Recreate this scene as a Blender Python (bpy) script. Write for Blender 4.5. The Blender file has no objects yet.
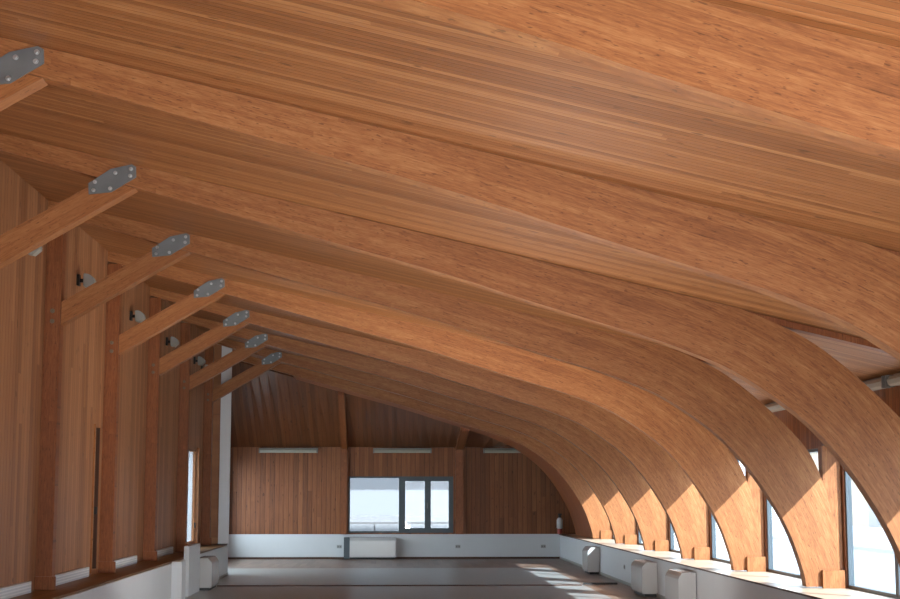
import bpy, bmesh, math, random
from mathutils import Vector, Matrix
random.seed(7)
scene = bpy.context.scene
COL = scene.collection
U = 3.4                      # spacing of the frames, metres
EYE = 1.6
END = 10.95 * U              # end wall
KS = [1.7, 2.7, 3.7, 4.7, 5.7, 6.7, 7.7, 8.7, 9.7]
TH = 0.16                    # frame thickness
REAR = -1.5
FILL_W = 188

# ------------------------------------------------------------------ helpers
def obj(name, bm, mat, parent=None, smooth=False):
    me = bpy.data.meshes.new(name)
    bmesh.ops.recalc_face_normals(bm, faces=bm.faces)
    bm.to_mesh(me); bm.free()
    for m in (mat if isinstance(mat, (list, tuple)) else [mat]):
        me.materials.append(m)
    if smooth:
        for p in me.polygons: p.use_smooth = True
    o = bpy.data.objects.new(name, me)
    COL.objects.link(o)
    if parent: o.parent = parent
    return o

def empty(name, loc):
    o = bpy.data.objects.new(name, None); COL.objects.link(o)
    o.location = loc; o.empty_display_size = 0.2
    return o

def tag(o, label, cat, group=None):
    o['label'] = label; o['category'] = cat
    if group: o['group'] = group
    return o

def struct(o):
    o['kind'] = 'structure'
    return o

def box(bm, x0, x1, y0, y1, z0, z1, mi=0, bev=0.0):
    vs = [bm.verts.new(p) for p in ((x0,y0,z0),(x1,y0,z0),(x1,y1,z0),(x0,y1,z0),(x0,y0,z1),(x1,y0,z1),(x1,y1,z1),(x0,y1,z1))]
    fs = [bm.faces.new([vs[i] for i in q]) for q in ((0,3,2,1),(4,5,6,7),(0,1,5,4),(1,2,6,5),(2,3,7,6),(3,0,4,7))]
    for f in fs: f.material_index = mi
    if bev > 0:
        es = list({e for f in fs for e in f.edges})
        bmesh.ops.bevel(bm, geom=es, offset=bev, segments=2, affect='EDGES')
    return fs

def mkbox(name, mat, x0, x1, y0, y1, z0, z1, parent=None, bev=0.0):
    bm = bmesh.new(); box(bm, x0, x1, y0, y1, z0, z1, 0, bev)
    return obj(name, bm, mat, parent)

def cyl(bm, c, axis, r, h, seg=12, r2=None):
    """cylinder centred at c along axis vector"""
    a = Vector(axis).normalized()
    q = a.to_track_quat('Z', 'Y').to_matrix().to_4x4()
    bmesh.ops.create_cone(bm, cap_ends=True, segments=seg, radius1=r, radius2=r if r2 is None else r2, depth=h,
                          matrix=Matrix.Translation(Vector(c)) @ q)

def prism_xz(bm, pts, y0, y1):
    """polygon in the x-z plane pushed from y0 to y1"""
    a = [bm.verts.new((x, y0, z)) for x, z in pts]
    b = [bm.verts.new((x, y1, z)) for x, z in pts]
    n = len(pts)
    bm.faces.new(a); bm.faces.new(b[::-1])
    for i in range(n):
        bm.faces.new((a[i], a[(i+1) % n], b[(i+1) % n], b[i]))

def lathe(bm, prof, c, seg=20):
    rings = []
    for r, z in prof:
        rings.append([bm.verts.new((c[0]+r*math.cos(2*math.pi*i/seg), c[1]+r*math.sin(2*math.pi*i/seg), c[2]+z)) for i in range(seg)])
    for a, b in zip(rings, rings[1:]):
        for i in range(seg):
            bm.faces.new((a[i], a[(i+1) % seg], b[(i+1) % seg], b[i]))
    bm.faces.new(rings[0][::-1]); bm.faces.new(rings[-1])

# ------------------------------------------------------------------ materials
def srgb(r, g, b):
    f = lambda c: ((c/255)/12.92 if c/255 <= 0.04045 else (((c/255)+0.055)/1.055)**2.4)
    return (f(r), f(g), f(b), 1)

class N:
    def __init__(s, name):
        s.m = bpy.data.materials.new(name); s.m.use_nodes = True
        s.t = s.m.node_tree; s.n = s.t.nodes; s.n.clear()
        s.out = s.new('ShaderNodeOutputMaterial')
        s.b = s.new('ShaderNodeBsdfPrincipled')
        s.link(s.b.outputs[0], s.out.inputs[0])
    def new(s, t, **k):
        x = s.n.new(t)
        for a, v in k.items(): setattr(x, a, v)
        return x
    def link(s, a, b): s.t.links.new(a, b)
    def put(s, sock, v):
        if hasattr(v, 'is_output'): s.link(v, sock)
        else: sock.default_value = v
    def math(s, op, a, b=0.0, c=None, clamp=False):
        x = s.new('ShaderNodeMath', operation=op, use_clamp=clamp)
        s.put(x.inputs[0], a); s.put(x.inputs[1], b)
        if c is not None: s.put(x.inputs[2], c)
        return x.outputs[0]
    def mix(s, f, a, b, blend='MIX'):
        x = s.new('ShaderNodeMix', data_type='RGBA', blend_type=blend)
        s.put(x.inputs[0], f); s.put(x.inputs[6], a); s.put(x.inputs[7], b)
        return x.outputs[2]
    def ramp(s, v, stops):
        x = s.new('ShaderNodeValToRGB')
        e = x.color_ramp.elements
        while len(e) < len(stops): e.new(0.5)
        for el, (p, c) in zip(e, stops): el.position = p; el.color = c
        s.put(x.inputs[0], v)
        return x.outputs[0]
    def noise(s, vec, scale, detail=3, rough=0.55, dim='3D'):
        x = s.new('ShaderNodeTexNoise', noise_dimensions=dim)
        s.put(x.inputs['Vector'], vec)
        x.inputs['Scale'].default_value = scale; x.inputs['Detail'].default_value = detail
        x.inputs['Roughness'].default_value = rough
        return x.outputs[0]
    def coords(s, src='Object'):
        x = s.new('ShaderNodeTexCoord'); return x.outputs[src]
    def sep(s, v):
        x = s.new('ShaderNodeSeparateXYZ'); s.put(x.inputs[0], v); return x.outputs
    def comb(s, a, b, c):
        x = s.new('ShaderNodeCombineXYZ')
        for i, v in enumerate((a, b, c)): s.put(x.inputs[i], v)
        return x.outputs[0]
    def bump(s, h, strength=0.3, dist=0.01):
        x = s.new('ShaderNodeBump'); x.inputs['Strength'].default_value = strength
        x.inputs['Distance'].default_value = dist
        s.put(x.inputs['Height'], h); s.link(x.outputs[0], s.b.inputs['Normal'])

def plain(name, col, rough=0.5, metal=0.0, spec=0.5, var=0.05):
    m = N(name)
    n = m.noise(m.coords(), 6.0, 4)
    c = m.mix(m.math('MULTIPLY', n, 1.0), tuple(v*(1-var) for v in col[:3])+(1,), tuple(min(1, v*(1+var)) for v in col[:3])+(1,))
    m.link(c, m.b.inputs['Base Color'])
    m.b.inputs['Roughness'].default_value = rough; m.b.inputs['Metallic'].default_value = metal
    m.b.inputs['Specular IOR Level'].default_value = spec
    return m.m

def planks(name, across, along, width, dark, mid, light, rough=0.42, gap=0.10, blen=4.0, bump=0.5, src='Object', spec=0.35, knots=1.0, offset=0.0):
    """boards: `across` and `along` are 'x','y','z'; every board has its own tone, grain, knots and a groove"""
    m = N(name)
    s = m.sep(m.coords(src)); ax = {'x':0,'y':1,'z':2}
    a, l = s[ax[across]], s[ax[along]]
    t = m.math('ADD', m.math('DIVIDE', a, width), offset)
    i = m.math('FLOOR', t); fr = m.math('FRACT', t)
    wn = m.new('ShaderNodeTexWhiteNoise', noise_dimensions='1D'); m.put(wn.inputs['W'], i)
    # each row is cut into boards of about blen metres
    lj = m.math('ADD', m.math('DIVIDE', l, blen), m.math('MULTIPLY', wn.outputs[0], 7.3))
    j = m.math('FLOOR', lj)
    wn2 = m.new('ShaderNodeTexWhiteNoise', noise_dimensions='2D'); m.put(wn2.inputs['Vector'], m.comb(i, j, 0))
    r = wn2.outputs[0]
    g = m.noise(m.comb(m.math('MULTIPLY', a, 1/width*2.2), m.math('ADD', m.math('MULTIPLY', l, 0.9), m.math('MULTIPLY', r, 31)), i), 2.2, 5, 0.62)
    tone = m.math('ADD', m.math('MULTIPLY', r, 0.34), m.math('MULTIPLY', g, 0.70))
    c = m.ramp(tone, [(0.18, dark), (0.52, mid), (0.88, light)])
    k = m.noise(m.comb(m.math('MULTIPLY', a, 16), m.math('MULTIPLY', l, 6.0), m.math('MULTIPLY', r, 9)), 1.0, 1)
    km = m.math('MULTIPLY', m.ramp(k, [(0.69, (0,0,0,1)), (0.76, (1,1,1,1))]), 0.6*knots)
    c = m.mix(km, c, tuple(v*0.38 for v in dark[:3])+(1,))
    # groove profile
    e = m.math('MINIMUM', fr, m.math('SUBTRACT', 1.0, fr))
    gm = m.ramp(m.math('DIVIDE', e, gap), [(0.25, (0,0,0,1)), (1.0, (1,1,1,1))])
    c = m.mix(m.math('MULTIPLY', m.math('SUBTRACT', 1.0, m.math('DIVIDE', e, gap*0.6, None, True), None, True), 0.75), c, tuple(v*0.35 for v in dark[:3])+(1,))
    m.link(c, m.b.inputs['Base Color'])
    m.put(m.b.inputs['Roughness'], m.math('ADD', rough-0.06, m.math('MULTIPLY', g, 0.14)))
    m.b.inputs['Specular IOR Level'].default_value = spec
    m.bump(m.math('ADD', m.math('MULTIPLY', gm, 0.8), m.math('MULTIPLY', g, 0.12)), bump, 0.006)
    return m.m

def glulam(name, dark, mid, light, lam=0.040, rough=0.45, uv=True, src='UV', spec=0.35):
    """laminated timber: u runs along the member in metres, v across the lamellas"""
    m = N(name)
    s = m.sep(m.coords(src))
    l, a = s[0], s[1]
    if src == 'Object': l, a = s[2], s[0]
    t = m.math('DIVIDE', a, lam); i = m.math('FLOOR', t); fr = m.math('FRACT', t)
    wn = m.new('ShaderNodeTexWhiteNoise', noise_dimensions='1D'); m.put(wn.inputs['W'], i)
    lj = m.math('ADD', m.math('DIVIDE', l, 1.7), m.math('MULTIPLY', wn.outputs[0], 5.1)); j = m.math('FLOOR', lj)
    wn2 = m.new('ShaderNodeTexWhiteNoise', noise_dimensions='2D'); m.put(wn2.inputs['Vector'], m.comb(i, j, 0))
    r = wn2.outputs[0]
    g = m.noise(m.comb(m.math('MULTIPLY', l, 8.0), m.math('MULTIPLY', a, 80), m.math('MULTIPLY', r, 17)), 1.0, 6, 0.72)
    big = m.noise(m.comb(m.math('MULTIPLY', l, 0.8), m.math('MULTIPLY', a, 4), 3.0), 1.2, 3)
    tone = m.math('ADD', m.math('ADD', m.math('MULTIPLY', r, 0.10), m.math('MULTIPLY', g, 0.70)), m.math('MULTIPLY', big, 0.25))
    c = m.ramp(tone, [(0.30, dark), (0.52, mid), (0.74, light)])
    k = m.noise(m.comb(m.math('MULTIPLY', l, 17.0), m.math('MULTIPLY', a, 85), m.math('MULTIPLY', r, 5)), 1.0, 2)
    km = m.math('MULTIPLY', m.ramp(k, [(0.63, (0,0,0,1)), (0.70, (1,1,1,1))]), 0.6)
    c = m.mix(km, c, tuple(v*0.42 for v in dark[:3])+(1,))
    e = m.math('MINIMUM', fr, m.math('SUBTRACT', 1.0, fr))
    jl = m.math('SUBTRACT', 1.0, m.math('DIVIDE', e, 0.06, None, True), None, True)
    c = m.mix(m.math('MULTIPLY', jl, 0.22), c, tuple(v*0.5 for v in dark[:3])+(1,))
    m.link(c, m.b.inputs['Base Color'])
    m.put(m.b.inputs['Roughness'], m.math('ADD', rough-0.05, m.math('MULTIPLY', g, 0.12)))
    m.b.inputs['Specular IOR Level'].default_value = spec
    m.bump(g, 0.12, 0.003)
    return m.m

def tinted_glass(name, tint):
    m = N(name); m.n.remove(m.b)
    tr = m.new('ShaderNodeBsdfTransparent'); tr.inputs[0].default_value = tint
    gl = m.new('ShaderNodeBsdfGlossy'); gl.inputs[0].default_value = (1,1,1,1); gl.inputs[1].default_value = 0.02
    mx = m.new('ShaderNodeMixShader'); mx.inputs[0].default_value = 0.05
    m.link(tr.outputs[0], mx.inputs[1]); m.link(gl.outputs[0], mx.inputs[2]); m.link(mx.outputs[0], m.out.inputs[0])
    return m.m

M = {}
M['glulam'] = glulam('glulam_wood', srgb(108,63,33), srgb(153,98,57), srgb(184,131,83), lam=0.034)
M['brace'] = glulam('brace_wood', srgb(120,70,38), srgb(154,98,56), srgb(178,122,76), lam=0.08)
M['column'] = glulam('column_wood', srgb(100,56,30), srgb(132,76,42), srgb(156,98,58), lam=0.06, src='Object')
M['ceil'] = planks('ceiling_boards', 'y', 'x', 0.062, srgb(114,68,35), srgb(154,99,56), srgb(188,135,86), rough=0.46, blen=14.0, spec=0.4)
M['wall'] = planks('left_wall_boards', 'y', 'z', 0.11, srgb(116,72,44), srgb(154,104,68), srgb(188,138,98), rough=0.42, blen=5.0)
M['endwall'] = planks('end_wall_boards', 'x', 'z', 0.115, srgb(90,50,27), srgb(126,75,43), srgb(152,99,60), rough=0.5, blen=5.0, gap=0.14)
M['rightwall'] = planks('right_wall_boards', 'y', 'z', 0.095, srgb(100,56,32), srgb(134,80,46), srgb(164,108,68), rough=0.5, blen=5.0)
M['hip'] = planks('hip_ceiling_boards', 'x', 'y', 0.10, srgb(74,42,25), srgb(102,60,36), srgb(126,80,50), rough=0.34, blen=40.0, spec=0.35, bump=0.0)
M['soffit'] = glulam('soffit_wood', srgb(112,58,33), srgb(142,80,48), srgb(162,102,64))
M['plainwood'] = glulam('trim_wood', srgb(122,76,44), srgb(156,102,60), srgb(180,128,82), lam=0.07, src='Object')
M['ledge'] = planks('ledge_wood', 'x', 'y', 0.12, srgb(96,66,38), srgb(126,90,54), srgb(146,108,70), blen=2.5)
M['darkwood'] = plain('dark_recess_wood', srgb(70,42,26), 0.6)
M['white'] = plain('white_painted_plaster', srgb(206,211,214), 0.6, var=0.03)
M['unit'] = plain('fan_coil_white_enamel', srgb(190,191,190), 0.22, var=0.02)
M['unitgrille'] = plain('fan_coil_grey_grille', srgb(120,122,120), 0.4)
M['whitesteel'] = plain('white_painted_steel', srgb(226,229,230), 0.4, var=0.02)
M['galv'] = plain('galvanised_steel', srgb(122,128,130), 0.45, 0.5, var=0.25)
M['bolt'] = plain('zinc_bolt', srgb(190,196,198), 0.3, 0.8)
M['boltdark'] = plain('dull_bolt', srgb(120,108,92), 0.4, 0.6)
M['black'] = plain('black_plastic', srgb(28,28,28), 0.5)
M['lampgrey'] = plain('lamp_grey_enamel', srgb(150,150,144), 0.4)
M['lampdiff'] = plain('lamp_diffuser', srgb(160,157,146), 0.35)
M['alu'] = plain('anthracite_aluminium', srgb(74,84,90), 0.45, 0.2)
M['red'] = plain('red_enamel', srgb(150,60,48), 0.4)
M['socket'] = plain('socket_grey', srgb(160,162,162), 0.5)
M['facadewhite'] = plain('white_render', srgb(226,230,234), 0.8)
M['facadebeige'] = plain('beige_render', srgb(206,190,168), 0.8)
M['ground'] = plain('pale_paving', srgb(200,202,204), 0.8)
M['sill'] = plain('pale_sill', srgb(196,178,156), 0.35)
M['glass'] = tinted_glass('tinted_window_glass', (0.60, 0.635, 0.66, 1))
M['clearglass'] = tinted_glass('clear_window_glass', (0.9, 0.93, 0.93, 1))
M['darkglass'] = tinted_glass('dimming_window_glass', (0.215, 0.226, 0.236, 1))  # strong tint added to dim the view outside

def floor_mat():
    m = N('grey_vinyl_floor')
    co = m.coords(); s = m.sep(co)
    n = m.noise(m.comb(m.math('MULTIPLY', s[0], 0.6), m.math('MULTIPLY', s[1], 0.25), 0), 1.3, 5, 0.6)
    sp = m.noise(m.comb(m.math('MULTIPLY', s[0], 9), m.math('MULTIPLY', s[1], 3), 0), 1.0, 3)
    c = m.ramp(m.math('ADD', m.math('MULTIPLY', n, 0.7), m.math('MULTIPLY', sp, 0.3)), [(0.3, srgb(148,151,150)), (0.7, srgb(174,177,175))])
    m.link(c, m.b.inputs['Base Color'])
    m.put(m.b.inputs['Roughness'], m.math('ADD', 0.24, m.math('MULTIPLY', n, 0.16)))
    return m.m
M['vinyl'] = floor_mat()
M['parquet'] = planks('brown_floor_boards', 'x', 'y', 0.12, srgb(100,82,70), srgb(132,110,96), srgb(150,130,114), rough=0.32, blen=1.4, gap=0.03, bump=0.1, knots=0.3)

# ------------------------------------------------------------------ profile of the frames (x, z)
LOW = [(-3.70,4.585),(-3.0,4.39),(-2.2,4.17),(-1.1,3.868),(0.05,3.555),(0.6,3.395),(1.05,3.25),(1.8,3.02),(2.2,2.90),(2.48,2.80),(2.83,2.655),(3.13,2.475),(3.42,2.265),(3.64,2.06),(3.88,1.765),(4.03,1.54),(4.15,1.335),(4.25,1.12),(4.325,0.90),(4.37,0.74),(4.39,0.615)]
def ceil_z(x): return 4.63 - 0.234*(x + 3.34)
UPP = [(-3.70,0),(-3.0,0),(-2.2,0),(-1.1,0),(0.05,0),(0.6,0),(1.15,0),(1.95,0),(2.45,0),(2.8,0),(3.2,3.06),(3.52,2.90),(3.80,2.70),(4.05,2.48),(4.30,2.23),(4.46,2.03),(4.57,1.80),(4.65,1.55),(4.70,1.25),(4.73,0.95),(4.745,0.615)]
UPP = [(x, z if z else ceil_z(x)+0.02) for x, z in UPP]

def catmull(pts, n=4):
    out = []
    for i in range(len(pts)-1):
        p0 = pts[max(i-1,0)]; p1 = pts[i]; p2 = pts[i+1]; p3 = pts[min(i+2,len(pts)-1)]
        for k in range(n):
            t = k/n
            out.append(tuple(0.5*(2*b + (c-a)*t + (2*a-5*b+4*c-d)*t*t + (3*b-a-3*c+d)*t**3) for a,b,c,d in zip(p0,p1,p2,p3)))
    out.append(pts[-1])
    return out
LOWF, UPPF = catmull(LOW), catmull(UPP)
def low_z(x):
    for (a, za), (b, zb) in zip(LOWF, LOWF[1:]):
        if a <= x <= b: return za + (zb-za)*(x-a)/(b-a)
    return LOWF[0][1] if x < LOWF[0][0] else LOWF[-1][1]
# for x left of the profile the line is continued
def low_z_ext(x): return low_z(x) if x >= -3.7 else 4.585 + 0.275*(-3.7-x)

def arch_mesh(lo, up, y0, y1):
    bm = bmesh.new(); uvl = bm.loops.layers.uv.new('UVMap')
    n = len(lo); ln = [0.0]
    for a, b in zip(lo, lo[1:]): ln.append(ln[-1] + math.dist(a, b))
    dp = [math.dist(a, b) for a, b in zip(lo, up)]
    fl = [bm.verts.new((x, y0, z)) for x, z in lo]; fu = [bm.verts.new((x, y0, z)) for x, z in up]
    bl = [bm.verts.new((x, y1, z)) for x, z in lo]; bu = [bm.verts.new((x, y1, z)) for x, z in up]
    def q(vs, uvs):
        f = bm.faces.new(vs)
        for l, w in zip(f.loops, uvs): l[uvl].uv = w
    t = abs(y1-y0)
    for i in range(n-1):
        a, b = ln[i], ln[i+1]
        q((fl[i], fl[i+1], fu[i+1], fu[i]), ((a,0),(b,0),(b,dp[i+1]),(a,dp[i])))
        q((bl[i], bu[i], bu[i+1], bl[i+1]), ((a,0),(a,dp[i]),(b,dp[i+1]),(b,0)))
        q((fl[i], bl[i], bl[i+1], fl[i+1]), ((a,1.005),(a,1.038),(b,1.038),(b,1.005)))
        q((fu[i], fu[i+1], bu[i+1], bu[i]), ((a,2.005),(b,2.005),(b,2.038),(a,2.038)))
    q((fl[0], fu[0], bu[0], bl[0]), ((0,0),(0,dp[0]),(t,dp[0]),(t,0)))
    q((fl[-1], bl[-1], bu[-1], fu[-1]), ((0,0),(t,0),(t,dp[-1]),(0,dp[-1])))
    return bm

# ------------------------------------------------------------------ setting
struct(mkbox('floor', M['parquet'], -6.0, 4.9, REAR, END+0.1, -0.15, 0.0))
bm = bmesh.new(); box(bm, -3.195, 3.36, REAR, 8.852*U, 0.0, 0.004); box(bm, -3.9, 3.36, 8.852*U, 9.6*U, 0.0, 0.004)
struct(obj('floor_vinyl', bm, M['vinyl']))
bm = bmesh.new()
prism_xz(bm, [(-4.3, ceil_z(-4.3)), (4.95, ceil_z(4.95)), (4.95, ceil_z(4.95)+0.12), (-4.3, ceil_z(-4.3)+0.12)], REAR, END+0.1)
struct(obj('ceiling', bm, M['ceil']))

# left wall: boards with a dark niche and a tall narrow window
XL = -3.70
def slab(bm, y0, y1, z0, z1=None):
    box(bm, XL-0.25, XL, y0, y1, z0, z1 if z1 is not None else ceil_z(XL)+0.05)
bm = bmesh.new()
openings = [(5.55*U, 5.66*U), (7.90*U, 8.44*U)]
y = REAR
for a, b in openings:
    slab(bm, y, a, 0.60)
    slab(bm, a, b, 2.42); slab(bm, a, b, 0.60, 0.66)
    y = b
slab(bm, y, 8.80*U, 0.60)
struct(obj('wall_left', bm, M['wall']))
# dark niche backing, jamb trim and latch
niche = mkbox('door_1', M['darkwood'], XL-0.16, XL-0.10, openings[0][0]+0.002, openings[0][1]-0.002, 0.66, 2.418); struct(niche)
bm = bmesh.new(); box(bm, XL-0.10, XL+0.005, openings[0][0]+0.03, openings[0][0]+0.07, 1.40, 1.46); box(bm, XL-0.02, XL+0.05, openings[0][0]+0.04, openings[0][0]+0.06, 1.34, 1.43)
obj('latch', bm, M['black'], niche)
bm = bmesh.new(); box(bm, XL-0.0995, XL-0.004, openings[0][1]-0.02, openings[0][1]-0.002, 0.662, 2.416); obj('door_jamb', bm, M['darkwood'], niche)
struct(mkbox('trim_5', M['white'], XL-0.249, XL-0.065, openings[1][1]-0.0015, openings[1][1]-0.0005, 0.665, 2.415))
struct(mkbox('trim_3', M['plainwood'], XL+0.001, XL+0.02, openings[0][0]-0.05, openings[0][0]-0.005, 0.62, 2.45))
struct(mkbox('trim_4', M['plainwood'], XL+0.001, XL+0.05, openings[1][1]+0.01, openings[1][1]+0.09, 0.62, 2.45))
w = struct(empty('window_1', (XL-0.1, (openings[1][0]+openings[1][1])/2, 0.66)))
def child_box(name, mat, p, x0, x1, y0, y1, z0, z1, bev=0.0):
    l = p.location
    return mkbox(name, mat, x0-l.x, x1-l.x, y0-l.y, y1-l.y, z0-l.z, z1-l.z, p, bev)
def child_frame(name, mat, p, x0, x1, y0, y1, z0, z1, t):
    """rectangular frame in the y-z plane"""
    l = p.location; bm = bmesh.new()
    x0 -= l.x; x1 -= l.x; y0 -= l.y; y1 -= l.y; z0 -= l.z; z1 -= l.z
    box(bm, x0, x1, y0, y0+t, z0, z1); box(bm, x0, x1, y1-t, y1, z0, z1)
    box(bm, x0, x1, y0+t, y1-t, z0, z0+t); box(bm, x0, x1, y0+t, y1-t, z1-t, z1)
    return obj(name, bm, mat, p)
child_frame('window_frame', M['plainwood'], w, XL-0.06, XL-0.015, openings[1][0]+.002, openings[1][1]-.002, 0.662, 2.418, 0.05)
child_box('glass', M['glass'], w, XL-0.03, XL-0.025, openings[1][0]+0.05, openings[1][1]-0.05, 0.712, 2.368)
h = child_box('latch', M['black'], w, XL-0.0145, XL+0.01, openings[1][1]-0.05, openings[1][1]-0.02, 0.95, 1.05)
# far part of the left side behind the white steel post
bm = bmesh.new()
ra, rb = 8.80*U+0.02, END
box(bm, -4.25, -3.98, ra, rb, 0.0, 0.6); box(bm, -4.25, -3.98, ra, rb, 2.3, ceil_z(-4.2)); box(bm, -4.25, -3.98, ra, ra+0.4, 0.6, 2.3); box(bm, -4.25, -3.98, rb-0.4, rb, 0.6, 2.3)
struct(obj('wall_left_recess', bm, M['white']))
w = struct(empty('window_20', (-4.1, (ra+rb)/2, 0.6)))  # unseen window, added to brighten the far end
child_frame('window_frame', M['alu'], w, -4.14, -4.06, ra+0.401, rb-0.401, 0.601, 2.299, 0.06)  # frame of the added window
child_box('glass', M['clearglass'], w, -4.105, -4.095, ra+0.461, rb-0.461, 0.661, 2.239)  # glass of the added window
struct(mkbox('wall_left_return', M['wall'], -3.98, -3.38, 8.83*U+0.07, 8.83*U+0.15, 0.0, ceil_z(-3.9)))

# low white wall along the left side, with its upstand and pilaster
XP = -3.22
bm = bmesh.new()
box(bm, XL-0.25, XP, REAR, 8.85*U, 0.0, 0.575)
box(bm, XP, XP+0.15, 6.60*U, 6.72*U, 0.0, 0.60)
box(bm, XP-0.02, XP+0.06, 7.02*U, 7.42*U, 0.0, 0.775)
struct(obj('wall_left_lower', bm, M['white']))
struct(mkbox('trim_1', M['ledge'], XL, XP-0.025, REAR, 8.85*U, 0.575, 0.60))
struct(mkbox('baseboard_left', M['lampgrey'], XP, XP+0.012, REAR, 8.85*U, 0.004, 0.05))

# end wall
bm = bmesh.new(); WX0, WX1, WZ0, WZ1 = -1.07, 1.51, 0.63, 2.005
box(bm, -4.0, WX0, END, END+0.2, 0.6, 2.72); box(bm, WX1, 4.9, END, END+0.2, 0.6, 2.72)
box(bm, WX0, WX1, END, END+0.2, WZ1, 2.72); box(bm, WX0, WX1, END, END+0.2, 0.60, WZ0)
box(bm, -4.0, 4.9, END+0.02, END+0.2, 2.72, 5.0)
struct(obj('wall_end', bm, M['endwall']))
struct(mkbox('wall_end_lower', M['white'], -4.0, 4.13, END-0.03, END+0.2, 0.0, 0.60))
struct(mkbox('baseboard_end', M['darkwood'], -3.98, 4.13, END-0.045, END-0.03, 0.0, 0.05))
w = struct(empty('window_2', ((WX0+WX1)/2, END, WZ0))); wl = w.location
def fbox(bm, x0, x1, z0, z1, y0=0.0, y1=0.07): box(bm, x0-wl.x, x1-wl.x, y0+0.005, y1+0.005, z0-wl.z, z1-wl.z)
bm = bmesh.new(); t = 0.04
fbox(bm, WX0, WX1, WZ0, WZ0+t); fbox(bm, WX0, WX1, WZ1-t, WZ1); fbox(bm, WX0, WX0+t, WZ0+t, WZ1-t); fbox(bm, WX1-t, WX1, WZ0+t, WZ1-t)
fbox(bm, 0.17, 0.25, WZ0+t, WZ1-t)
obj('window_frame', bm, M['alu'], w)
for a, b in ((0.25, 0.88), (0.88, 1.47)):
    bm = bmesh.new(); t2 = 0.075
    z0, z1 = WZ0+0.04, WZ1-0.04
    fbox(bm, a, b, z0, z0+t2, -0.02, 0.05); fbox(bm, a, b, z1-t2, z1, -0.02, 0.05)
    fbox(bm, a, a+t2, z0+t2, z1-t2, -0.02, 0.05); fbox(bm, b-t2, b, z0+t2, z1-t2, -0.02, 0.05)
    obj('sash', bm, M['alu'], w)
    bm = bmesh.new(); fbox(bm, a+t2, b-t2, z0+t2, z1-t2, 0.02, 0.03); obj('glass', bm, M['darkglass'], w)
bm = bmesh.new(); fbox(bm, WX0+0.04, 0.17, WZ0+0.04, WZ1-0.04, 0.02, 0.03); obj('glass', bm, M['darkglass'], w)
bm = bmesh.new(); fbox(bm, 0.86, 0.88, 1.22, 1.36, -0.05, -0.02); obj('window_handle', bm, M['galv'], w)

# right wall: low white wall with a sill, boards above the windows, piers at the frames
XR = 4.80
struct(mkbox('wall_right_lower', M['white'], 4.13, 4.95, REAR, END, 0.0, 0.58))
struct(mkbox('trim_2', M['sill'], 4.115, 4.90, REAR, END, 0.58, 0.60))
struct(mkbox('trim_6', M['darkwood'], 4.108, 4.1145, REAR, END-0.05, 0.582, 0.601))
struct(mkbox('baseboard_right', M['lampgrey'], 4.118, 4.13, REAR, END-0.05, 0.0, 0.05))
bm = bmesh.new()
box(bm, XR, 4.885, REAR, END, 2.10, ceil_z(XR)+0.05)
WINS = []
for k in KS + [10.95]:
    y1 = k*U
    if k < 10: box(bm, XR, 4.885, y1-0.05, y1+TH+0.03, 0.60, 2.10)
box(bm, XR, 4.95, 9.7*U+TH+0.04, END, 0.60, 2.10)
struct(obj('wall_right', bm, M['rightwall']))
for n, (a, b) in enumerate(zip(KS, KS[1:])):
    y0, y1 = a*U+TH+0.03, b*U-0.05
    w = struct(empty('window_%d' % (n+3), (4.84, (y0+y1)/2, 0.60)))
    child_frame('window_frame', M['alu'], w, 4.82, 4.88, y0+.001, y1-.001, 0.601, 2.099, 0.035)
    ym = (y0+y1)/2
    child_box('mullion', M['alu'], w, 4.815, 4.89, ym-0.05, ym+0.05, 0.636, 2.064)
    for p0, p1 in ((y0+0.035, ym-0.05), (ym+0.05, y1-0.035)):
        child_box('glass', M['glass'], w, 4.845, 4.855, p0, p1, 0.636, 2.064)

# unseen rear wall, added to shape daylight entering by its open front
bm = bmesh.new(); prism_xz(bm, [(-4.0, 1.75), (4.95, 1.75), (4.95, ceil_z(4.95)), (-4.0, ceil_z(-4.0))], REAR-0.2, REAR)
struct(obj('wall_rear_added', bm, M['wall']))

# hip ceiling at the far end: from the last arch down to the end wall, with two ribs
KH = 10.08*U
bm = bmesh.new()
xs = [-3.98 + i*(2.72+3.98)/30 for i in range(31)]
a = [bm.verts.new((x, KH, max(low_z_ext(x)+0.03, 2.72))) for x in xs]
b = [bm.verts.new((x, END, 2.72)) for x in xs]
a2 = [bm.verts.new((x, KH, max(low_z_ext(x)+0.03, 2.72)+0.05)) for x in xs]
b2 = [bm.verts.new((x, END, 2.77)) for x in xs]
for i in range(30):
    bm.faces.new((a[i], a[i+1], b[i+1], b[i])); bm.faces.new((a2[i], b2[i], b2[i+1], a2[i+1]))
bm.faces.new(a + a2[::-1]); bm.faces.new(b + b2[::-1])
bm.faces.new((a[0], b[0], b2[0], a2[0])); bm.faces.new((a[-1], a2[-1], b2[-1], b[-1]))
struct(obj('ceiling_hip', bm, M['hip']))

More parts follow.
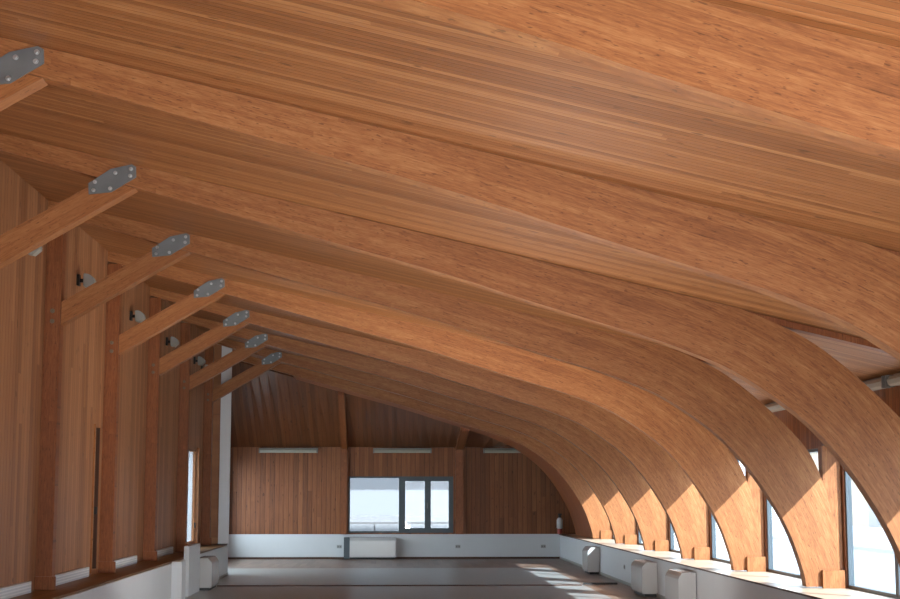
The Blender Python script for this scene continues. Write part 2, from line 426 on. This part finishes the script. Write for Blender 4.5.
# curved soffit between the last arch and the end wall
lo = [p for p in LOWF if p[0] >= -2.4]
bm = bmesh.new(); uvl = bm.loops.layers.uv.new('UVMap')
y0 = 9.7*U + TH
ll = 0; prev = lo[0]; R0 = []; R1 = []; R2 = []; LN = []
for x, z in lo:
    ll += math.dist(prev, (x, z)); prev = (x, z); LN.append(ll)
    t = min(1, max(0, (x-1.5)/2.6)); far = (10.12 + 0.50*t)*U
    R0.append(bm.verts.new((x, y0, z))); R1.append(bm.verts.new((x, far, z)))
    R2.append((bm.verts.new((x+0.02, y0, z+0.04)), bm.verts.new((x+0.02, far, z+0.04))))
def q(vs, uvs):
    f = bm.faces.new(vs)
    for l, w_ in zip(f.loops, uvs): l[uvl].uv = w_
for i in range(len(lo)-1):
    q((R0[i], R1[i], R1[i+1], R0[i+1]), ((LN[i],0),(LN[i],1.2),(LN[i+1],1.2),(LN[i+1],0)))
    q((R2[i][0], R2[i+1][0], R2[i+1][1], R2[i][1]), ((LN[i],0),(LN[i+1],0),(LN[i+1],1),(LN[i],1)))
    q((R1[i], R2[i][1], R2[i+1][1], R1[i+1]), ((LN[i],0),(LN[i],.03),(LN[i+1],.03),(LN[i+1],0)))
    q((R0[i], R0[i+1], R2[i+1][0], R2[i][0]), ((LN[i],0),(LN[i+1],0),(LN[i+1],.03),(LN[i],.03)))
struct(obj('ceiling_soffit', bm, M['soffit']))

# ------------------------------------------------------------------ ordinals for labels
ORD = ['first', 'second', 'third', 'fourth', 'fifth', 'sixth', 'seventh', 'eighth', 'ninth']

def uvprism(pts, y0, y1, d):
    bm = bmesh.new(); prism_xz(bm, pts, y0, y1); uvl = bm.loops.layers.uv.new('UVMap')
    dx, dz = d
    for f in bm.faces:
        n = f.normal if f.normal.length else Vector((0,1,0)); f.normal_update(); n = f.normal
        for l in f.loops:
            c = l.vert.co; u_ = c.x*dx + c.z*dz; v_ = -c.x*dz + c.z*dx
            l[uvl].uv = (u_, v_) if abs(n.y) > .5 else (u_, c.y*0.4)
    return bm

# glulam frames
frame_desc = {
    0: 'nearest arched glulam frame, crossing the top right corner of the hall ceiling',
    1: 'second arched glulam frame from the camera, running under the roof boards to the right edge',
    2: 'third arched glulam frame from the camera, its curve cut by the right edge',
    3: 'fourth arched glulam frame, nearest whose whole curve comes down to the window sill',
    4: 'fifth arched glulam frame from the camera, standing on the right sill',
    5: 'sixth arched glulam frame from the camera, foot lit by sun on the right sill',
    6: 'seventh arched glulam frame from the camera, third from the end wall',
    7: 'eighth arched glulam frame from the camera, last but one before the end wall',
    8: 'farthest arched glulam frame, with the brown soffit under it before the end wall'}
proto = None
def local_arch(y0=0.0, y1=TH): return arch_mesh(LOWF, UPPF, y0, y1)
for i, k in enumerate(KS):
    if proto is None:
        r = empty('glulam_frame', (0, k*U, 0)); proto = r
        obj('arch_beam', local_arch(), M['glulam'], r)
        obj('outer_post', uvprism([(4.60,0.602),(4.79,0.602),(4.79,2.10),(4.60,2.10)], 0.0015, TH-0.01, (0.0,1.0)), M['glulam'], r)
        bm = bmesh.new(); bm.free(); obj('base_block', uvprism([(4.555,0.602),(4.79,0.602),(4.79,0.79),(4.555,0.79)], -0.05, -0.001, (0.0,1.0)), M['glulam'], r)
        bm = bmesh.new(); pts = [(3.0, ceil_z(3.0)-0.06), (4.745, ceil_z(4.745)-0.06), (4.745, ceil_z(4.745)-0.004), (3.0, ceil_z(3.0)-0.004)]
        prism_xz(bm, pts, 0.01, TH-0.01)
        obj('rafter_tail', bm, M['column'], r)
    else:
        r = proto.copy(); COL.objects.link(r); r.location = (0, k*U, 0)
        for ch in proto.children:
            c = ch.copy(); COL.objects.link(c); c.parent = r
    tag(r, frame_desc[i], 'arched frame', 'arched glulam frames of the hall')

# left columns with bolts
col_desc = {1: 'glulam wall column beside the camera carrying the nearest brace, outside the left edge',
 2: 'glulam wall column under the second brace, just outside the left edge',
 3: 'nearest glulam column in view on the left board wall, at the left edge',
 4: 'second glulam column in view on the left board wall, beside the dark door niche',
 5: 'third glulam column in view on the left board wall, between two plain board bays',
 6: 'fourth glulam column in view on the left wall, just before the tall narrow window',
 7: 'farthest glulam column on the left wall, beside the white steel post'}
proto = None
for i in range(1, 8):
    k = KS[i]
    if proto is None:
        r = empty('wall_column', (-3.615, k*U, 0.6)); proto = r
        bm = bmesh.new(); box(bm, -0.083, 0.085, 0.0, TH, 0.002, low_z(-3.6)-0.6-0.01); obj('column_shaft', bm, M['column'], r)
        bm = bmesh.new(); box(bm, -0.083, 0.13, -0.03, -0.001, 0.002, 0.14, 0, 0.003); obj('base_block', bm, M['column'], r)
        for z in (3.52, 3.41):
            bm = bmesh.new(); cyl(bm, (0.0, -0.006, z-0.6), (0,1,0), 0.024, 0.010, 14); cyl(bm, (0.0, -0.016, z-0.6), (0,1,0), 0.014, 0.014, 6)
            obj('bolt', bm, M['boltdark'], r)
    else:
        r = proto.copy(); COL.objects.link(r); r.location = (-3.615, k*U, 0.6)
        for ch in proto.children:
            c = ch.copy(); COL.objects.link(c); c.parent = r
    tag(r, col_desc[i], 'column', 'glulam columns of the left wall')

# braces with steel plates
brace_desc = {1: 'nearest diagonal timber brace, only its steel plated tip showing at the left edge',
 2: 'second diagonal timber brace with steel plate, cut by the left edge of the photo',
 3: 'third diagonal timber brace, foot on the nearest column in view',
 4: 'fourth diagonal timber brace, foot on the column beside the dark niche',
 5: 'fifth diagonal timber brace with steel plate, third from the far end',
 6: 'sixth diagonal timber brace with steel plate, last but one before the white post',
 7: 'farthest diagonal timber brace, its foot next to the white steel post'}
proto = None
BX, BZ = -2.85, 3.8
for i in range(1, 8):
    k = KS[i]
    if proto is None:
        r = empty('diagonal_brace', (BX, k*U, BZ)); proto = r
        pts = [(-3.525,3.37),(-2.19,4.163),(-2.47,4.238),(-3.525,3.62)]
        obj('timber_member', uvprism([(x-BX, z-BZ) for x, z in pts], 0.0, TH, (0.866,0.5)), M['brace'], r)
        hexa = [(x-0.045, z) for x, z in [(-2.53,4.105),(-2.535,4.20),(-2.35,4.325),(-2.175,4.365),(-2.14,4.345),(-2.135,4.255),(-2.34,4.125)]]
        bm = bmesh.new(); prism_xz(bm, [(x-BX, z-BZ) for x, z in hexa], -0.012, -0.001)
        pl = obj('gusset_plate', bm, M['galv'], r)
        for x, z in ((-2.49,4.14),(-2.48,4.21),(-2.35,4.155),(-2.31,4.29),(-2.18,4.325),(-2.185,4.265)):
            bm = bmesh.new(); x -= 0.045; cyl(bm, (x-BX, -0.016, z-BZ), (0,1,0), 0.017, 0.008, 12); cyl(bm, (x-BX, -0.025, z-BZ), (0,1,0), 0.010, 0.012, 6)
            obj('bolt', bm, M['bolt'], pl)
    else:
        r = proto.copy(); COL.objects.link(r); r.location = (BX, k*U, BZ)
        for ch in proto.children:
            c = ch.copy(); COL.objects.link(c); c.parent = r
            for g in ch.children:
                d = g.copy(); COL.objects.link(d); d.parent = c
    tag(r, brace_desc[i], 'brace', 'diagonal braces on the left columns')

# floodlights on the left wall
fl_desc = ['nearest grey wall floodlight, peeking out below the second brace',
 'second grey wall floodlight, on the boards above the third brace',
 'third grey wall floodlight, on the boards above the fourth brace',
 'fourth grey wall floodlight, on the boards above the fifth brace',
 'fifth grey wall floodlight, on the boards above the sixth brace',
 'farthest grey floodlight, in front of the white steel post']
proto = None
for i, (k, z) in enumerate(((4.36,4.02),(5.17,4.07),(6.22,4.07),(7.22,4.05),(8.24,4.04),(8.55,3.98))):
    if proto is None:
        r = empty('wall_floodlight', (XL, k*U, z)); proto = r
        bm = bmesh.new(); box(bm, 0.001, 0.03, -0.05, 0.05, -0.06, 0.07); box(bm, 0.03, 0.10, -0.02, 0.02, -0.02, 0.02); obj('wall_bracket', bm, M['black'], r)
        bm = bmesh.new(); prism_xz(bm, [(0.08,-0.075),(0.13,-0.085),(0.215,-0.02),(0.20,0.03),(0.14,0.075),(0.08,0.08)], -0.075, 0.075)
        bmesh.ops.bevel(bm, geom=list(bm.edges), offset=0.008, segments=2, affect='EDGES')
        obj('lamp_head', bm, M['lampgrey'], r)
        bm = bmesh.new(); prism_xz(bm, [(0.14,-0.083),(0.212,-0.027),(0.207,-0.035),(0.145,-0.09)], -0.06, 0.06); obj('lens', bm, M['lampdiff'], r)
    else:
        r = proto.copy(); COL.objects.link(r); r.location = (XL, k*U, z)
        for ch in proto.children:
            c = ch.copy(); COL.objects.link(c); c.parent = r
    tag(r, fl_desc[i], 'floodlight', 'grey floodlights on the left wall')

# white steel post at the end of the left wall
r = tag(empty('steel_post', (-3.31, 8.83*U, 0.6)), 'white steel post standing on the far end of the left low wall', 'post')
bm = bmesh.new(); box(bm, -0.10, 0.10, -0.06, 0.06, 0.012, ceil_z(-3.2)-0.6-0.01, 0, 0.004); obj('post_shaft', bm, M['whitesteel'], r)
bm = bmesh.new(); box(bm, -0.12, 0.085, -0.08, 0.06, 0.0, 0.012); obj('base_plate', bm, M['alu'], r)

# white ledge strips at the foot of the left boards
st_desc = ['white ledge strip under the left boards before the nearest column, lower left corner', 'white ledge strip under the left boards, left of the dark niche',
           'white ledge strip under the left boards, right of the column by the dark niche', 'small white ledge strip under the left boards before the tall narrow window']
for d, (a, b) in zip(st_desc, ((3.82, 4.58), (4.9, 5.44), (5.84, 6.45), (6.84, 7.5))):
    r = tag(empty('ledge_strip', (XL+0.04, (a+b)/2*U, 0.6)), d, 'grille', 'white strips on the left ledge')
    hl = (b-a)/2*U
    bm = bmesh.new(); box(bm, -0.035, 0.02, -hl, hl, 0.001, 0.115, 0, 0.003); obj('casing', bm, M['white'], r)
    bm = bmesh.new()
    for q_ in range(3): box(bm, 0.02, 0.026, -hl+0.04, hl-0.04, 0.025+q_*0.03, 0.038+q_*0.03)
    obj('slats', bm, M['whitesteel'], r)

# ------------------------------------------------------------------ fan coil units
def fan_coil(loc, rotz, length, label, depth=0.24):
    """front faces local -y, back at y=0"""
    r = empty('fan_coil_unit', loc); r.rotation_euler = (0, 0, rotz)
    tag(r, label, 'heater', 'white fan coil units along the low walls')
    h = length/2
    prof = [(0.0,0.05),(-depth+0.01,0.05),(-depth,0.06),(-depth,0.44),(-depth+0.015,0.475),(-depth+0.06,0.525),(-depth+0.075,0.53),(0.0,0.53)]
    bm = bmesh.new()
    A = [bm.verts.new((-h, y, z)) for y, z in prof]; B = [bm.verts.new((h, y, z)) for y, z in prof]
    bm.faces.new(A); bm.faces.new(B[::-1])
    for i in range(len(prof)): bm.faces.new((A[i], A[(i+1)%len(prof)], B[(i+1)%len(prof)], B[i]))
    obj('casing', bm, M['unit'], r)
    bm = bmesh.new()
    n = 12
    for i in range(n):
        x0 = -h+0.08 + i*(2*h-0.16)/n
        box(bm, x0, x0+(2*h-0.16)/n-0.02, -depth+0.09, -0.05, 0.5305, 0.536)
    obj('outlet_grille', bm, M['unitgrille'], r)
    bm = bmesh.new(); box(bm, -h+0.02, h-0.02, -depth+0.04, -0.02, 0.005, 0.0495); obj('plinth', bm, M['black'], r)
    return r
fan_coil((4.117, 8.94*U, 0), -math.pi/2, 0.85, 'farthest white fan coil heater on the right low wall, by the sun patches')
fan_coil((4.117, 7.06*U, 0), -math.pi/2, 1.08, 'middle white fan coil heater of three on the right low wall')
fan_coil((4.117, 6.17*U, 0), -math.pi/2, 1.0, 'nearest white fan coil heater on the right low wall, above the bottom edge')
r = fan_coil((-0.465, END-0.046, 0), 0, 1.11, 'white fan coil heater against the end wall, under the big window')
bm = bmesh.new(); box(bm, -0.70, -0.557, -0.16, 0.0, 0.01, 0.53, 0, 0.005); obj('shade_panel', bm, M['alu'], r)  # dark panel stands in for the shade left of the heater
fan_coil((XP+0.013, 7.58*U, 0), math.pi/2, 1.0, 'white fan coil heater on the left low wall, near its far corner')

# ------------------------------------------------------------------ fluorescent fixtures
def tube_light(loc, rotz, label, length=1.44):
    """back on y=0, hangs towards local -y"""
    r = empty('fluorescent_fixture', loc); r.rotation_euler = (0, 0, rotz)
    tag(r, label, 'light fixture', 'fluorescent fixtures on the walls')
    h = length/2
    bm = bmesh.new(); box(bm, -h, h, -0.05, 0.0, -0.05, 0.06); obj('housing', bm, M['lampgrey'], r)
    bm = bmesh.new()
    prof = [(-0.05,0.045),(-0.10,0.035),(-0.125,0.0),(-0.115,-0.04),(-0.085,-0.06),(-0.05,-0.05)]
    A = [bm.verts.new((-h+0.03, y, z)) for y, z in prof]; B = [bm.verts.new((h-0.03, y, z)) for y, z in prof]
    bm.faces.new(A); bm.faces.new(B[::-1])
    for i in range(len(prof)): bm.faces.new((A[i], A[(i+1)%len(prof)], B[(i+1)%len(prof)], B[i]))
    obj('diffuser', bm, M['lampdiff'], r)
    for s in (-1, 1):
        bm = bmesh.new(); x0 = s*(h-0.03) if s > 0 else -h
        box(bm, x0, x0+0.03, -0.13, -0.05, -0.065, 0.05, 0, 0.003); obj('end_cap', bm, M['unitgrille'], r)
tube_light((-2.55, END, 2.64), 0, 'long fluorescent fixture on the end wall, left of the window')
tube_light((0.25, END, 2.64), 0, 'long fluorescent fixture on the end wall, above the big window')
tube_light((2.97, END, 2.64), 0, 'long fluorescent fixture on the end wall, partly behind the far arch')
tube_light((XR, 3.94*U, 2.66), -math.pi/2, 'fluorescent fixture on the upper right wall, cut by the right edge', 1.3)
tube_light((XR, 4.37*U, 2.66), -math.pi/2, 'fluorescent fixture on the upper right wall, between the third and fourth arches')
tube_light((XR, 5.37*U, 2.66), -math.pi/2, 'fluorescent fixture on the upper right wall, between the fourth and fifth arches')

# ------------------------------------------------------------------ end wall posts and hip ribs
def end_post(x0, x1, label):
    xm = (x0+x1)/2
    r = tag(empty('end_wall_post', (xm, END-0.03, 0.6)), label, 'post', 'timber posts of the end wall')
    hw = (x1-x0)/2
    bm = bmesh.new(); box(bm, -hw, hw, -0.10, 0.028, 0.001, 2.06); obj('post_shaft', bm, M['column'], r)
    ztop = low_z_ext(xm)+0.03; L = END-0.03-KH
    bm = bmesh.new()
    vs = [(-hw,-0.10,2.06),(hw,-0.10,2.06),(hw,0.028,2.06),(-hw,0.028,2.06)]
    vt = [(-hw,-L-0.02,ztop-0.6-0.10),(hw,-L-0.02,ztop-0.6-0.10),(hw,-L-0.02,ztop-0.6),(-hw,-L-0.02,ztop-0.6)]
    a = [bm.verts.new(v) for v in vs]; b = [bm.verts.new(v) for v in vt]
    c = [bm.verts.new((-hw,0.028,2.118)), bm.verts.new((hw,0.028,2.118))]
    bm.faces.new((a[0],a[1],b[1],b[0])); bm.faces.new((a[1],a[2],c[1],b[2],b[1])); bm.faces.new((a[0],b[0],b[3],c[0],a[3]))
    bm.faces.new((b[3],b[2],c[1],c[0])); bm.faces.new(b); bm.faces.new((a[3],a[2],a[1],a[0])); bm.faces.new((a[2],a[3],c[0],c[1]))
    obj('sloping_rib', bm, M['column'], r)
end_post(-1.25, -1.10, 'timber post on the end wall, left of the big window')
end_post(1.56, 1.75, 'timber post on the end wall, right of the big window')

# small things
def socket(loc, rotz, label):
    r = empty('power_socket', loc); r.rotation_euler = (0,0,rotz); tag(r, label, 'socket', 'wall sockets')
    bm = bmesh.new(); box(bm, -0.06, 0.06, -0.010, -0.001, -0.04, 0.04, 0, 0.003); obj('face_plate', bm, M['socket'], r)
    for s in (-0.028, 0.028):
        bm = bmesh.new(); cyl(bm, (s, -0.0115, 0), (0,1,0), 0.02, 0.003, 14); obj('outlet', bm, M['unitgrille'], r)
socket((-1.28, END-0.03, 0.30), 0, 'small grey socket on the end wall, left of the end fan coil')
socket((1.62, END-0.03, 0.30), 0, 'small grey socket on the end wall, under the window right corner')
socket((3.72, END-0.03, 0.30), 0, 'small grey socket on the end wall, near the right corner')
socket((4.13, 7.9*U, 0.30), -math.pi/2, 'small grey socket on the right low wall, between two heaters')

c0 = (4.02, END-0.0, 0.6)
r = tag(empty('canister', (4.12, END-0.12, 0.60)), 'white canister with dark top standing on the far right corner sill', 'canister')
bm = bmesh.new(); lathe(bm, [(0.045,0.001),(0.06,0.02),(0.06,0.12),(0.055,0.13)], (0,0,0)); obj('red_base', bm, M['red'], r, True)
bm = bmesh.new(); lathe(bm, [(0.055,0.13),(0.075,0.15),(0.075,0.34),(0.05,0.39),(0.03,0.40)], (0,0,0)); obj('body', bm, M['unit'], r, True)
bm = bmesh.new(); lathe(bm, [(0.03,0.40),(0.035,0.41),(0.03,0.46)], (0,0,0)); box(bm, -0.04, 0.05, -0.015, 0.015, 0.46, 0.50); obj('valve', bm, M['black'], r)

# dark joint strips in the floor
tag(mkbox('floor_joint_strip', M['darkwood'], -3.0, 3.3, 7.75*U, 7.75*U+0.05, 0.0042, 0.024), 'long thin dark joint strip across the grey floor', 'floor strip')
tag(mkbox('floor_slot_cover', M['black'], 3.38, 3.98, 7.86*U, 7.86*U+0.12, 0.0003, 0.032), 'short black slot cover in the brown floor border by the right heaters', 'floor cover')

# ------------------------------------------------------------------ added fill lamps on the floor, turned up to brighten the roof
FILL_LAMPS = []
for i, (x, y, d) in enumerate(((0.6, 3.0, 'nearest'), (0.6, 6.6, 'second'), (0.6, 10.2, 'third'), (0.6, 13.6, 'fourth'), (0.6, 16.6, 'fifth'))):
    r = tag(empty('added_fill_lamp', (x, y, 0.004)), 'added black fill lamp on the floor turned up, %s from the camera' % d, 'lamp', 'added fill lamps on the floor')
    bm = bmesh.new(); box(bm, -0.14, 0.14, -0.10, 0.10, 0.0, 0.02, 0, 0.004); obj('base', bm, M['black'], r)
    bm = bmesh.new(); box(bm, -0.13, -0.115, -0.02, 0.02, 0.02, 0.17); obj('bracket_arm', bm, M['black'], r)  # arms of the added fill lamp
    bm = bmesh.new(); box(bm, 0.115, 0.13, -0.02, 0.02, 0.02, 0.17); obj('bracket_arm', bm, M['black'], r)
    bm = bmesh.new(); lathe(bm, [(0.05,0.07),(0.11,0.15),(0.113,0.17),(0.10,0.17),(0.095,0.155),(0.03,0.10)], (0,0,0)); obj('added_fill_reflector', bm, M['galv'], r, True)
    ld = bpy.data.lights.new('added_fill_light', 'SPOT'); ld.energy = FILL_W*(0.7, 0.8, 0.9, 1.1, 2.9)[i]; ld.spot_size = math.radians(165); ld.spot_blend = 0.9; ld.shadow_soft_size = 0.09; ld.color = (1.0, 0.97, 0.93)
    lo_ = bpy.data.objects.new('added_fill_light', ld); COL.objects.link(lo_); lo_.parent = r; lo_.location = (0, 0, 0.20)
    lo_.rotation_euler = Vector((-0.10, 0.2 if i < 4 else 2.2, 1.0)).to_track_quat('-Z', 'Y').to_euler()

# ------------------------------------------------------------------ outside
struct(mkbox('ground_outside', M['ground'], -60, 80, -60, 140, -0.6, -0.4))
r = tag(empty('terrace_railing', (0, END+2.2, -0.4)), 'dark terrace railing seen through the end window', 'railing')
bm = bmesh.new(); box(bm, -6, 6, -0.02, 0.02, 1.20, 1.25); obj('top_rail', bm, M['alu'], r)
for x in (-4.5, -2.7, -0.45, 1.8, 3.6):
    bm = bmesh.new(); box(bm, x-0.02, x+0.02, -0.02, 0.02, 0.0, 1.2); obj('baluster', bm, M['alu'], r)
def house(name, loc, sx, sy, h, mat, label, wins, face):
    r = tag(empty(name, loc), label, 'building')
    bm = bmesh.new(); box(bm, -sx/2, sx/2, -sy/2, sy/2, 0, h); obj('wall', bm, mat, r)
    bm = bmesh.new(); box(bm, -sx/2-.3, sx/2+.3, -sy/2-.3, sy/2+.3, h, h+.3); obj('roof', bm, M['lampgrey'], r)
    for a, z, w_, hh in wins:
        bm = bmesh.new()
        if face == 'y': box(bm, a-w_/2, a+w_/2, -sy/2-.05, -sy/2-.005, z, z+hh)
        else: box(bm, -sx/2-.05, -sx/2-.005, a-w_/2, a+w_/2, z, z+hh)
        obj('window', bm, M['socket'], r)
    return r
house('house', (6.0, END+38, -0.4), 11, 8, 4.2, M['facadewhite'], 'white house with small windows beyond the end window', [(-2.6,1.2,1.0,1.5),(-0.6,1.2,1.0,1.5),(1.4,1.2,1.0,1.5)], 'y')
house('house', (15.0, 31.0, -0.4), 6, 26, 3.2, M['facadebeige'], 'pale beige house seen through the right windows', [(-6,1.0,1.2,1.2),(0,1.0,1.2,1.2),(6,1.0,1.2,1.2)], 'x')
r = tag(empty('garden_wall', (10.5, 22, -0.4)), 'low white terrace wall with rail outside the right windows', 'wall')
bm = bmesh.new(); box(bm, -0.1, 0.1, -22, 22, 0, 1.25); obj('wall_body', bm, M['facadewhite'], r)
bm = bmesh.new(); box(bm, -0.14, -0.101, -22, 22, 0.75, 0.82); obj('rail', bm, M['socket'], r)

# ------------------------------------------------------------------ light
wd = bpy.data.worlds.new('sky'); scene.world = wd; wd.use_nodes = True
nt = wd.node_tree; bg = nt.nodes['Background']
bg.inputs[0].default_value = (0.80, 0.90, 1.0, 1); bg.inputs[1].default_value = 7.4
sd = bpy.data.lights.new('sun', 'SUN'); sd.energy = 21.0; sd.angle = math.radians(0.6); sd.color = (1.0, 0.985, 0.97)
so = bpy.data.objects.new('sun', sd); COL.objects.link(so)
so.location = (30, -20, 30)
so.rotation_euler = Vector((-1.0, 1.3, -1.0)).to_track_quat('-Z', 'Y').to_euler()

# ------------------------------------------------------------------ camera
cd = bpy.data.cameras.new('camera'); cam = bpy.data.objects.new('camera', cd); COL.objects.link(cam)
cd.sensor_fit = 'HORIZONTAL'; cd.sensor_width = 36.0; cd.lens = 1500/900*36.0
cd.clip_start = 0.05; cd.clip_end = 400
cam.location = (0, 0, EYE)
th, ps = math.radians(7.350561), math.radians(2.196154)
F = Vector((math.sin(ps)*math.cos(th), math.cos(ps)*math.cos(th), math.sin(th)))
cam.rotation_euler = F.to_track_quat('-Z', 'Y').to_euler()
scene.camera = cam

scene.view_settings.view_transform = 'Standard'; scene.view_settings.look = 'None'
scene.view_settings.gamma = 1.0; scene.view_settings.use_curve_mapping = False
scene.view_settings.exposure = 0.55
scene.cycles.use_denoising = True
scene.cycles.max_bounces = 14; scene.cycles.diffuse_bounces = 8; scene.cycles.transparent_max_bounces = 12
scene.cycles.sample_clamp_indirect = 8.0
